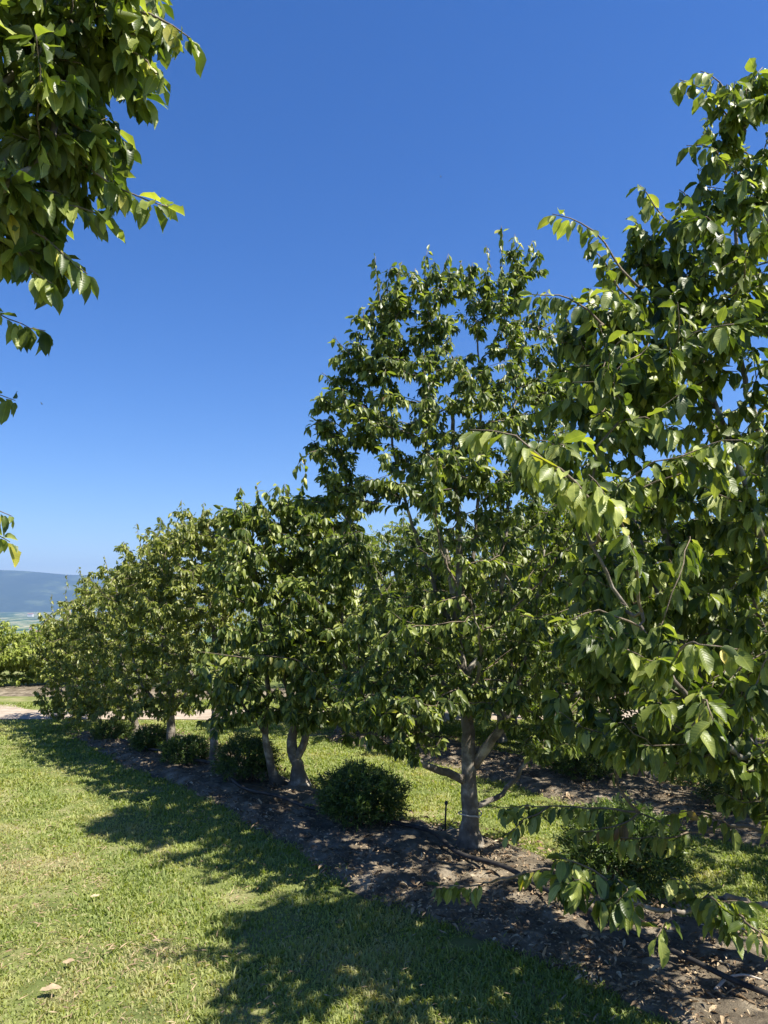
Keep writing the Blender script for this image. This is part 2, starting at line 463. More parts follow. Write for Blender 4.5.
# ------------------------------------------------------------------ grass
def make_grass():
    n = 620000
    r = 2.2 + (13.5 - 2.2) * rng.random(n) ** 1.25
    a = np.radians(-42 + 84 * rng.random(n))
    x = r * np.sin(a); y = r * np.cos(a)
    keep = (y < PATH_Y0 - 0.05) | ((y > PATH_Y1 + 0.1) & (y < 13.2))
    bd = in_bed(x, y, -0.24 + 0.42 * (vnoise(x, y, 0.13, 63) - 0.35) + 0.5 * (vnoise(x, y, 0.4, 64) - 0.45))
    keep &= (~bd) | (rng.random(n) < 0.5 * np.clip(vnoise(x, y, 0.10, 65) - .80, 0, 1))
    clump = vnoise(x, y, 0.16, 61); big = vnoise(x, y, 0.8, 62)
    s, t = row_st(x, y)
    # worn wheel line and raked dead patches
    dry = np.exp(-((t + 2.3 + 0.15 * (vnoise(s, s * 0, 1, 66) - .5)) / 0.22) ** 2) * (.15 + vnoise(x, y, 0.3, 67) * vnoise(x, y, .09, 69) * 2) * .85
    for tt, am in ((-1.35, .35), (-1.95, .3), (-3.4, .3), (-3.9, .35)):
        dry = np.maximum(dry, am * np.exp(-((t - tt + 0.2 * (vnoise(s, s * 0, 1.4, 71) - .5)) / 0.14) ** 2) * vnoise(x, y, 0.25, 72) * 1.6)
    dry = np.maximum(dry, .5 * np.clip(vnoise(x, y, .45, 73) * .6 + vnoise(x, y, .12, 74) * .4 - .56, 0, 1) * 3)
    for px, py, ra, st_ in ((62, 868, .16, .8), (95, 887, .10, .6), (78, 955, .12, .8), (150, 957, .14, .9), (8, 957, .09, .8), (52, 905, .14, .5), (240, 897, .10, .6), (160, 850, .1, .4)):
        g = ground_at(px, py)
        st_ = min(1.3, st_ * 1.5)
        d2 = ((x - g[0]) ** 2 + ((y - g[1]) * .8) ** 2) / ra ** 2
        dry = np.maximum(dry, st_ * np.exp(-d2) * (0.5 + vnoise(x, y, 0.06, 68)))
    keep &= rng.random(n) < np.clip(0.45 + 1.0 * clump, 0, 1) * (1 - 0.40 * np.clip(dry, 0, 1))
    x, y, clump, big, dry, r = (q[keep] for q in (x, y, clump, big, dry, r))
    n = len(x)
    h = (0.014 + 0.024 * rng.random(n)) * (0.6 + 0.75 * clump) * (1 - 0.5 * np.clip(dry, 0, 1))
    tall = rng.random(n) < 0.02; h = np.where(tall, h * 1.7, h)
    wdt = (0.0016 + 0.0014 * rng.random(n)) * (0.75 + r / 5.0)
    wide = rng.random(n) < 0.07; wdt = np.where(wide, wdt * 2.6, wdt); h = np.where(wide, h * 0.65, h)
    th = rng.random(n) * 2 * math.pi; ln_ = 0.25 + 0.9 * rng.random(n)
    lean = np.stack([np.cos(th), np.sin(th)], -1) * (h * ln_)[:, None]
    ph = th + math.pi / 2 + rng.normal(0, .5, n)
    sd_ = np.stack([np.cos(ph), np.sin(ph), 0 * ph], -1) * wdt[:, None]
    B = np.stack([x, y, np.full(n, -0.004)], -1)
    M = B + np.concatenate([lean * 0.35, (h * 0.6)[:, None]], 1)
    Tp = B + np.concatenate([lean, (h * (1 - .25 * ln_))[:, None]], 1)
    V = np.stack([B - sd_, B + sd_, M - sd_ * .8, M + sd_ * .8, Tp], 1).reshape(-1, 3)
    k = np.arange(n)[:, None] * 5
    ff = (k + np.array([0, 1, 3, 2, 2, 3, 4])).reshape(-1)
    sz = np.tile([4, 3], n)
    var = 0.26 + 0.34 * rng.random(n) + 0.35 * (big - .5) + 0.25 * (clump - 0.4) + 0.8 * np.clip(dry, 0, 1) + np.where(rng.random(n) < .10, .32, 0)
    tag(mesh_np('grass', V, ff, sz, GRASS, None, True, np.repeat(np.clip(var, 0, 1), 5)), 'short mown grass of the lawn lanes between the tree rows', 'grass', kind='stuff')
make_grass()

# litter on the beds
def make_litter():
    n = 90000
    r = 2.3 + 8 * rng.random(n) ** 1.3; a = np.radians(-36 + 72 * rng.random(n))
    x = r * np.sin(a); y = r * np.cos(a)
    k = in_bed(x, y, 0.05) & (rng.random(n) < 0.35 + vnoise(x, y, .2, 70))
    x, y, r = x[k], y[k], r[k]; n = len(x)
    ax = nrm(np.stack([rng.normal(size=n), rng.normal(size=n), rng.normal(0, .25, n)], -1))
    no = nrm(np.stack([rng.normal(0, .35, n), rng.normal(0, .35, n), np.ones(n)], -1))
    L = np.where(rng.random(n) < 0.13, 0.03 + 0.03 * rng.random(n), 0.008 + 0.022 * rng.random(n))
    pos = np.stack([x, y, 0.040 + 0.022 * rng.random(n)], -1)
    tag(leaves('leaf_litter', pos, ax, no, L, DRY, tmpl=T_COARSE, fold=.35, curl=.5, width=.9), 'dry brown leaf litter and wood chips on the soil beds', 'leaf litter', kind='stuff')
make_litter()

def make_thatch():
    n = 30000
    r = 2.3 + 6 * rng.random(n) ** 1.3; a = np.radians(-34 + 60 * rng.random(n))
    x = r * np.sin(a); y = r * np.cos(a)
    s, t = row_st(x, y)
    dn = .10 + .9 * np.exp(-((t + 2.3) / .25) ** 2) * vnoise(x, y, .25, 67)
    for px, py, ra in ((62, 868, .2), (95, 887, .12), (78, 955, .14), (150, 957, .17), (8, 957, .1), (240, 897, .1)):
        g = ground_at(px, py); dn = dn + 1.2 * np.exp(-((x - g[0]) ** 2 + (y - g[1]) ** 2) / ra ** 2)
    k = (~in_bed(x, y)) & (rng.random(n) < dn * (.2 + vnoise(x, y, .07, 75)))
    x, y = x[k], y[k]; n = len(x)
    ax = np.stack([rng.normal(size=n), rng.normal(size=n), rng.normal(0, .15, n)], -1)
    no = np.stack([rng.normal(0, .3, n), rng.normal(0, .3, n), np.ones(n)], -1)
    pos = np.stack([x, y, .018 + .014 * rng.random(n)], -1)
    tag(leaves('thatch', pos, ax, no, .02 + .04 * rng.random(n), DRY, tmpl=T_COARSE, fold=.3, curl=.3, width=.22, var=.35 + .5 * rng.random(n)), 'dead grass clippings and thatch in the worn strip of the lawn', 'thatch', kind='stuff')
make_thatch()

# ------------------------------------------------------------------ trees
def grow(seeds, attract, rs_, straight=0.35, wl=0.30):
    """seeds: list of (path, radii). attract (n,3). Returns branch paths and radii, twig ends"""
    P = [np.zeros((0, 3))]; D = []; L = []; par = []; fixr = []
    Pn = np.zeros((60000, 3)); Dn = np.zeros((60000, 3)); Ln = np.zeros(60000); parn = np.full(60000, -1, int)
    c = 0; seednodes = 0
    for pth, rad in seeds:
        l = 0
        for q in range(len(pth)):
            Pn[c] = pth[q]
            d = pth[min(q + 1, len(pth) - 1)] - pth[max(q - 1, 0)]
            Dn[c] = d / (np.linalg.norm(d) + 1e-9)
            Ln[c] = 0.25 * q / len(pth)
            parn[c] = -2
            c += 1
    seednodes = c
    sp = Pn[:c].copy()
    dist = np.array([np.min(np.linalg.norm(sp - a, axis=1)) for a in attract])
    lead = rs_.random(len(attract)) < 0.10
    order = np.concatenate([np.nonzero(lead)[0][np.argsort(dist[lead])], np.nonzero(~lead)[0][np.argsort(dist[~lead])]])
    info = []
    for ai in order:
        a = attract[ai]
        d = a - Pn[:c]
        dl = np.linalg.norm(d, axis=1)
        al = np.einsum('ij,ij->i', d, Dn[:c]) / (dl + 1e-9)
        cost = dl * (1.0 + 0.30 * (1 - al)) + wl * Ln[:c] + 0.7 * np.maximum(0, -d[:, 2]) 
        cost[:seednodes] += 0.03
        k = int(np.argmin(cost))
        dd = dl[k]
        m = max(3, int(dd / 0.055))
        t = np.linspace(0, 1, m + 1)[1:]
        ctrl = Pn[k] + Dn[k] * dd * straight + np.array([0, 0, 0.10 * dd])
        pts = ((1 - t) ** 2)[:, None] * Pn[k] + (2 * t * (1 - t))[:, None] * ctrl + (t ** 2)[:, None] * a
        pts[:-1] += rs_.normal(0, 0.006, (m - 1, 3))
        st = c
        prev = k
        for q in range(m):
            Pn[c] = pts[q]; dv = pts[q] - Pn[prev]; Dn[c] = dv / (np.linalg.norm(dv) + 1e-9)
            Ln[c] = Ln[prev] + np.linalg.norm(dv); parn[c] = prev; prev = c; c += 1
        info.append((k, st, c))
    e = 2.25
    acc = np.zeros(c)
    R = np.zeros(c)
    r0 = 0.0017
    for k_ in range(c - 1, seednodes - 1, -1):
        if acc[k_] == 0: acc[k_] = r0 ** e
        R[k_] = acc[k_] ** (1 / e)
        if parn[k_] >= 0: acc[parn[k_]] += acc[k_] + 0.02 * r0 ** e
    R = np.minimum(R, 0.022)
    paths = []; radii = []; ends = []
    for k, s0, s1 in info:
        pp = np.vstack([Pn[k], Pn[s0:s1]]); rr = np.concatenate([[R[s0]], R[s0:s1]])
        paths.append(pp); radii.append(rr); ends.append(pp)
    return paths, radii, ends

def blob_points(blobs, rs_):
    out = []
    for b_ in blobs:
        px, py, Y, rx, ry, rd, n = b_
        n = int(n * 1.25)
        c = at(px, py, Y)
        v = nrm(rs_.normal(size=(n, 3))) * (rs_.random((n, 1)) ** 0.42)
        out.append(c + v * np.array([rx / F * Y, rd, ry / F * Y]))
    return np.concatenate(out)

def tree(name, label, cat, group, base, trunk, limbs, blobs, shoots=(), leaf=0.07, per=8, seed=1, lm=None, fine=False, bark=None, twig_len=0.24, droop=1.0, sides=5, lwidth=1.0, tsides=14):
    rs_ = np.random.default_rng(seed)
    root = empty(name, (base[0], base[1], 0))
    tag(root, label, cat, group)
    bark = bark or BARK
    seeds = []
    for ti, (pts, ra, rb) in enumerate(trunk):
        p, t = smooth_path(pts, 0.05)
        r = ra + (rb - ra) * t
        if ti == 0 or pts[0][2] < 0.1:
            r = r * (1 + 0.75 * np.exp(-np.maximum(p[:, 2] - .03, 0) / 0.06))
        r = r * (1 + 0.05 * np.sin(p[:, 2] * 23 + ti))
        p = p + rs_.normal(0, 0.003, p.shape)
        tubes('trunk', [p], [r], bark, root, sides=tsides, wob=0.025)
        seeds.append((p, r))
    for pts, ra, rb in limbs:
        p, t = smooth_path(pts, 0.05)
        r = ra + (rb - ra) * t
        p[1:] = p[1:] + rs_.normal(0, 0.004, p[1:].shape)
        tubes('limb', [p], [r], bark, root, sides=10, wob=0.03)
        seeds.append((p, r))
    att = blob_points(blobs, rs_)
    att = att[att[:, 2] > 0.12]
    paths, radii, ends = grow(seeds, att, rs_)
    sh_p, sh_r = [], []
    for s_ in shoots:
        pts, r0 = s_[0], s_[1]
        allp = np.concatenate([q[0] for q in seeds] + paths + sh_p)
        dd_ = np.linalg.norm(allp - pts[0], axis=1) + 0.3 * np.maximum(0, allp[:, 2] - pts[0][2])
        nb = allp[int(np.argmin(dd_))]
        if np.linalg.norm(nb - pts[0]) > 0.01: pts = [nb] + list(pts)
        p, t = smooth_path(pts, 0.05)
        p[1:] = p[1:] + rs_.normal(0, 0.004, p[1:].shape)
        sh_p.append(p); sh_r.append(r0 * (1 - t) + 0.0016)
    tubes('branchwork', paths + sh_p, radii + sh_r, TWIG if lm is None else TWIG, root, sides=sides)
    # leaves
    pos = []; axs = []; nos = []; Ls = []
    Vb = []
    def put(path, length, count, pw=1.6, vb=0.0):
        Vb.append(np.full(count, vb))
        seg = np.linalg.norm(np.diff(path, axis=0), axis=1); cum = np.concatenate([[0], np.cumsum(seg)])
        tot = cum[-1]; u = tot - min(length, tot) * np.linspace(0, 1, count) ** pw
        pts = np.stack([np.interp(u, cum, path[:, q]) for q in range(3)], -1)
        d = nrm((path[-1] - path[max(0, len(path) - 5)])[None])[0]
        sgn = np.where(np.arange(count) % 2 == 0, 1, -1)
        side = nrm(np.cross(d, [0.02, 0.01, 1.0])[None])[0]
        s3 = side[None] * sgn[:, None]
        dh = np.array([d[0], d[1], 0])
        dr = droop * (0.15 + 1.75 * rs_.random(count))
        ax = s3 * 0.55 + dh * 0.45 + rs_.normal(0, .36, (count, 3)); ax[:, 2] -= dr
        no = s3 * 0.5 + dh * 0.3 + rs_.normal(0, .35, (count, 3)); no[:, 2] += 0.8
        pos.append(pts); axs.append(ax); nos.append(no)
        Ls.append(leaf * (0.45 + 0.75 * rs_.random(count)))
    for e_ in ends: put(e_, twig_len, per)
    for q, s_ in enumerate(shoots):
        ln_ = np.sum(np.linalg.norm(np.diff(sh_p[q], axis=0), axis=1))
        put(sh_p[q], ln_ * s_[2], int(s_[3] * 1.7), 1.1, 0.22)
    pos = np.concatenate(pos); axs = np.concatenate(axs); nos = np.concatenate(nos); Ls = np.concatenate(Ls)
    Vb = np.concatenate(Vb)
    axn = nrm(axs); pos = pos + axn * 0.010
    bad = pos[:, 2] - Ls * 0.9 < 0.04
    k = ~bad
    vr = np.clip(rs_.beta(1.3, 1.6, len(pos)) * 0.93 + np.where(rs_.random(len(pos)) < .008, .3, 0) + Vb * rs_.random(len(pos)), 0, np.where(rs_.random(len(pos)) < .3, 1, .955))
    leaves('foliage', pos[k], axs[k], nos[k], Ls[k], lm or (LEAF_NEAR if fine else LEAF), root, T_FINE if fine else T_COARSE, width=lwidth, var=vr[k])
    return root

G1 = 'trees of the near row, receding to the left'
G2 = 'trees of the second row behind the near one'

def A(*l): return [at(*q) for q in l]
def gp(px, py):
    g = ground_at(px, py); g[2] = -0.03; return g

# --- main tree
g = gp(470, 852); Ym = g[1]
tree('deciduous_tree', 'tall upright tree in the middle with a grey trunk and a low limb each side', 'tree', G1, g,
     [([g] + A((470, 810, Ym), (469, 765, Ym), (467, 715, Ym + .02), (459, 655, Ym + .03), (456, 610, Ym), (460, 560, Ym), (455, 480, Ym), (452, 400, Ym)), 0.060, 0.011)],
     [(A((474, 765, Ym), (488, 745, Ym - .05), (508, 716, Ym - .1), (520, 680, Ym - .1), (535, 620, Ym - .1), (545, 540, Ym)), 0.036, 0.008),
      (A((466, 782, Ym), (448, 773, Ym - .12), (425, 764, Ym - .25), (402, 746, Ym - .3), (385, 715, Ym - .3), (365, 680, Ym - .3)), 0.029, 0.008),
      (A((474, 806, Ym), (495, 798, Ym + .05), (512, 782, Ym + .1), (527, 762, Ym + .1), (560, 735, Ym + .2)), 0.020, 0.008),
      (A((457, 640, Ym), (440, 600, Ym + .05), (425, 560, Ym + .1), (405, 500, Ym + .1), (385, 400, Ym + .1), (383, 300, Ym)), 0.020, 0.004),
      (A((457, 625, Ym), (447, 560, Ym - .05), (432, 500, Ym - .1), (425, 400, Ym - .1), (428, 300, Ym)), 0.020, 0.004),
      (A((458, 610, Ym), (474, 550, Ym + .1), (478, 480, Ym + .1), (480, 380, Ym + .1), (472, 290, Ym + .1)), 0.018, 0.004),
      (A((462, 680, Ym), (495, 630, Ym + .15), (505, 560, Ym + .2), (512, 450, Ym + .2), (520, 330, Ym + .2), (522, 250, Ym + .2)), 0.022, 0.004),
      (A((462, 700, Ym), (430, 670, Ym + .2), (400, 630, Ym + .3), (370, 570, Ym + .3), (340, 500, Ym + .3)), 0.016, 0.004),
      (A((470, 720, Ym), (475, 690, Ym - .3), (480, 650, Ym - .6), (470, 600, Ym - .8)), 0.016, 0.004)],
     [(430, 330, 4.9, 55, 50, .45, 48), (508, 330, 5.0, 42, 70, .5, 50), (400, 288, 4.9, 26, 22, .25, 12), (522, 270, 5.0, 22, 32, .25, 18), (440, 285, 4.9, 26, 22, .25, 11), (390, 305, 4.8, 20, 32, .2, 18), (470, 290, 4.9, 45, 30, .3, 24),
      (350, 420, 4.8, 45, 35, .35, 42), (350, 365, 4.8, 24, 26, .25, 16), (368, 345, 4.8, 24, 34, .3, 20), (385, 370, 4.85, 26, 34, .3, 22), (430, 410, 4.8, 75, 60, .75, 92), (515, 420, 4.9, 70, 65, .8, 90), (325, 440, 4.8, 22, 18, .2, 10),
      (320, 495, 4.9, 28, 14, .2, 12), (440, 480, 4.7, 80, 35, .9, 90), (545, 520, 4.8, 70, 60, .8, 95), (555, 375, 5.1, 26, 60, .5, 34), (352, 492, 4.9, 34, 20, .35, 20), (335, 465, 4.8, 26, 16, .3, 14), (460, 560, 4.9, 90, 35, .9, 45), (345, 560, 4.9, 30, 30, .3, 22),
      (410, 620, 4.8, 65, 38, .8, 85), (530, 630, 4.8, 75, 50, .8, 95), (380, 680, 4.7, 55, 35, .6, 70), (460, 690, 4.8, 60, 25, .9, 40), (390, 715, 4.6, 30, 18, .3, 16), (545, 700, 4.9, 55, 30, .6, 34), (400, 738, 4.6, 42, 16, .4, 26), (430, 700, 4.4, 45, 26, .4, 26), (545, 742, 4.9, 34, 18, .4, 14)],
     [(A((395, 295, 4.8), (397, 280, 4.8), (401, 262, 4.8)), .003, .8, 10), (A((440, 285, 4.9), (444, 270, 4.9), (448, 253, 4.9)), .003, .8, 10), (A((457, 285, 4.8), (459, 272, 4.8), (462, 260, 4.8)), .003, .8, 9),
      (A((490, 275, 5.1), (489, 260, 5.1), (486, 246, 5.1)), .003, .8, 10), (A((515, 262, 4.9), (516, 248, 4.9), (514, 234, 4.9)), .003, .8, 10), (A((540, 330, 4.8), (552, 322, 4.8), (560, 312, 4.8)), .003, .8, 10),
      (A((385, 345, 4.7), (366, 322, 4.7), (362, 306, 4.7)), .003, .8, 12), (A((345, 405, 4.9), (328, 380, 4.9), (322, 372, 4.9)), .003, .8, 10), (A((320, 450, 4.7), (303, 458, 4.7), (296, 470, 4.7)), .003, .8, 10),
      (A((385, 330, 4.8), (379, 295, 4.8), (376, 256, 4.8)), .004, .8, 22), (A((430, 320, 4.9), (424, 285, 4.9), (427, 250, 4.9)), .004, .7, 20),
      (A((470, 310, 4.9), (468, 285, 4.9), (473, 262, 4.9)), .004, .8, 16), (A((505, 330, 5), (515, 290, 5), (533, 240, 5)), .005, .7, 26),
      (A((505, 330, 5), (502, 280, 5), (502, 226, 5)), .005, .75, 28), (A((520, 350, 5), (535, 320, 5), (548, 290, 5)), .004, .8, 18),
      (A((370, 380, 4.8), (350, 355, 4.8), (334, 336, 4.8)), .004, .8, 16), (A((345, 430, 4.8), (325, 420, 4.8), (306, 428, 4.8)), .004, .7, 16),
      (A((370, 410, 4.8), (345, 395, 4.8), (322, 396, 4.8)), .004, .7, 14), (A((395, 320, 4.8), (412, 290, 4.8), (415, 268, 4.8)), .003, .6, 12)],
     leaf=0.060, per=26, seed=11, fine=False, twig_len=0.28)

# --- two-stemmed tree
g = gp(288, 788); Yt = g[1]
g1 = gp(300, 788); g2 = gp(277, 786)
tree('deciduous_tree', 'two-stemmed bushy tree left of the round bush in sunlight, dark dense crown', 'tree', G1, g,
     [([g1] + A((297, 765, Yt), (292, 742, Yt), (300, 700, Yt), (310, 650, Yt), (325, 580, Yt)), 0.062, 0.014),
      ([g2] + A((270, 760, Yt - .05), (265, 730, Yt - .1), (268, 690, Yt - .1), (262, 640, Yt - .1), (255, 560, Yt - .1)), 0.040, 0.010)],
     [(A((296, 760, Yt), (306, 735, Yt - .05), (308, 705, Yt - .1), (335, 650, Yt - .2), (345, 600, Yt - .2)), 0.038, 0.010),
      (A((297, 720, Yt), (285, 680, Yt - .1), (280, 620, Yt - .2), (285, 540, Yt - .2)), 0.022, 0.006),
      (A((266, 735, Yt - .1), (240, 700, Yt - .3), (225, 660, Yt - .4)), 0.016, 0.006)],
     [(250, 515, 6.5, 34, 24, .4, 46), (285, 500, 6.5, 26, 18, .3, 16), (345, 510, 6.5, 26, 24, .3, 16), (300, 535, 6.6, 60, 30, .6, 60), (345, 545, 6.5, 40, 36, .5, 45), (250, 570, 6.4, 42, 45, .6, 95), (325, 600, 6.5, 65, 48, .8, 150),
      (280, 640, 6.4, 65, 30, .8, 90), (235, 675, 6.1, 40, 22, .5, 45), (330, 680, 6.3, 55, 34, .7, 70), (290, 700, 6.2, 50, 22, .6, 32), (345, 715, 6.3, 50, 20, .6, 40), (240, 715, 6.4, 40, 14, .5, 18), (310, 510, 6.5, 30, 18, .3, 14)],
     [(A((240, 530, 6.5), (238, 505, 6.5), (240, 486, 6.5)), .004, .8, 14), (A((270, 530, 6.5), (262, 505, 6.5), (255, 485, 6.5)), .004, .8, 14),
      (A((300, 520, 6.5), (300, 495, 6.5), (306, 470, 6.5)), .004, .7, 12),
      (A((300, 670, 6.1), (250, 658, 5.9), (196, 652, 5.8)), .006, .85, 40), (A((330, 690, 6.1), (300, 662, 5.9), (255, 655, 5.8)), .006, .8, 36)],
     leaf=0.080, per=21, seed=22, twig_len=0.34)

# --- further trees of the near row
g = gp(215, 768); Yq = g[1]
tree('deciduous_tree', 'slim single-trunked tree behind the dark round bush left of the two-stemmed tree', 'tree', G1, g,
     [([g] + A((214, 730, Yq), (216, 680, Yq), (212, 620, Yq), (200, 550, Yq)), 0.045, 0.010)],
     [(A((215, 720, Yq), (235, 690, Yq), (240, 640, Yq)), 0.02, 0.006), (A((215, 700, Yq), (185, 660, Yq), (175, 590, Yq)), 0.02, 0.006)],
     [(188, 530, 7.4, 34, 28, .5, 60), (160, 560, 7.6, 30, 40, .5, 40), (225, 530, 7.4, 26, 26, .5, 35), (215, 560, 7.5, 35, 40, .5, 60), (190, 600, 7.4, 48, 45, .7, 130), (200, 660, 7.3, 45, 30, .6, 60), (225, 610, 7.5, 40, 50, .6, 60), (215, 690, 7.2, 40, 18, .5, 34)],
     [(A((185, 540, 7.4), (182, 520, 7.4), (181, 500, 7.4)), .004, .8, 12), (A((210, 530, 7.4), (205, 515, 7.4), (203, 502, 7.4)), .004, .8, 10)],
     leaf=0.056, per=28, seed=33, lm=LEAF_FAR, twig_len=0.3)
g = gp(172, 755); Yq = g[1]
tree('deciduous_tree', 'dark-trunked tree between two dark round bushes toward the far left', 'tree', G1, g,
     [([g] + A((171, 730, Yq), (170, 690, Yq), (160, 620, Yq), (150, 570, Yq)), 0.055, 0.010)],
     [(A((171, 715, Yq), (190, 680, Yq), (185, 620, Yq)), 0.02, 0.006), (A((171, 715, Yq), (140, 680, Yq), (125, 620, Yq)), 0.02, 0.006)],
     [(148, 562, 8.1, 36, 30, .5, 75), (120, 590, 8.4, 26, 34, .5, 40), (175, 540, 8.1, 26, 24, .5, 35), (150, 610, 8.1, 50, 45, .8, 140), (150, 670, 8.0, 48, 32, .7, 75), (175, 590, 8.2, 40, 45, .6, 60), (160, 700, 8.0, 50, 16, .7, 55)],
     [(A((145, 560, 8), (140, 540, 8), (137, 522, 8)), .004, .8, 12), (A((165, 550, 8), (168, 530, 8), (172, 512, 8)), .004, .8, 12)],
     leaf=0.056, per=28, seed=44, lm=LEAF_FAR, twig_len=0.3)
g = gp(134, 737); Yq = g[1]
tree('deciduous_tree', 'tree with pale slanting stems beside the small bush at the far end of the row', 'tree', G1, g,
     [([g] + A((134, 718, Yq), (128, 690, Yq), (118, 640, Yq), (110, 590, Yq)), 0.045, 0.010)],
     [(A((134, 722, Yq), (112, 700, Yq), (92, 660, Yq)), 0.02, 0.006), (A((134, 715, Yq), (146, 690, Yq), (145, 640, Yq)), 0.018, 0.006)],
     [(112, 592, 9.1, 36, 28, .6, 80), (85, 620, 9.4, 26, 34, .6, 45), (108, 640, 9.1, 42, 38, .8, 130), (105, 685, 9.0, 40, 22, .7, 75), (110, 708, 8.9, 45, 12, .7, 50)],
     [(A((110, 590, 9.1), (108, 570, 9.1), (104, 556, 9.1)), .004, .8, 10), (A((90, 600, 9.1), (82, 580, 9.1), (79, 566, 9.1)), .003, .8, 12)],
     leaf=0.056, per=28, seed=55, lm=LEAF_FAR, twig_len=0.3)
g = gp(76, 723); Yq = g[1]
tree('deciduous_tree', 'last low-crowned tree of the row, next to the pale track at the left', 'tree', G1, g,
     [([g] + A((76, 705, Yq), (74, 670, Yq), (70, 610, Yq)), 0.05, 0.010)],
     [(A((76, 705, Yq), (95, 680, Yq), (100, 640, Yq)), 0.02, 0.006), (A((76, 705, Yq), (58, 685, Yq), (52, 650, Yq)), 0.018, 0.006)],
     [(74, 617, 10.1, 32, 24, .6, 70), (50, 650, 10.2, 20, 30, .5, 35), (76, 650, 10.1, 36, 34, .8, 130), (74, 688, 10.0, 34, 20, .7, 85), (100, 690, 9.9, 30, 22, .6, 40), (78, 706, 9.9, 34, 12, .6, 50)],
     [(A((68, 612, 10.1), (66, 598, 10.1), (67, 575, 10.1)), .004, .8, 12), (A((58, 630, 10.1), (53, 615, 10.1), (51, 594, 10.1)), .004, .8, 12)],
     leaf=0.056, per=28, seed=66, lm=LEAF_FAR, twig_len=0.3)

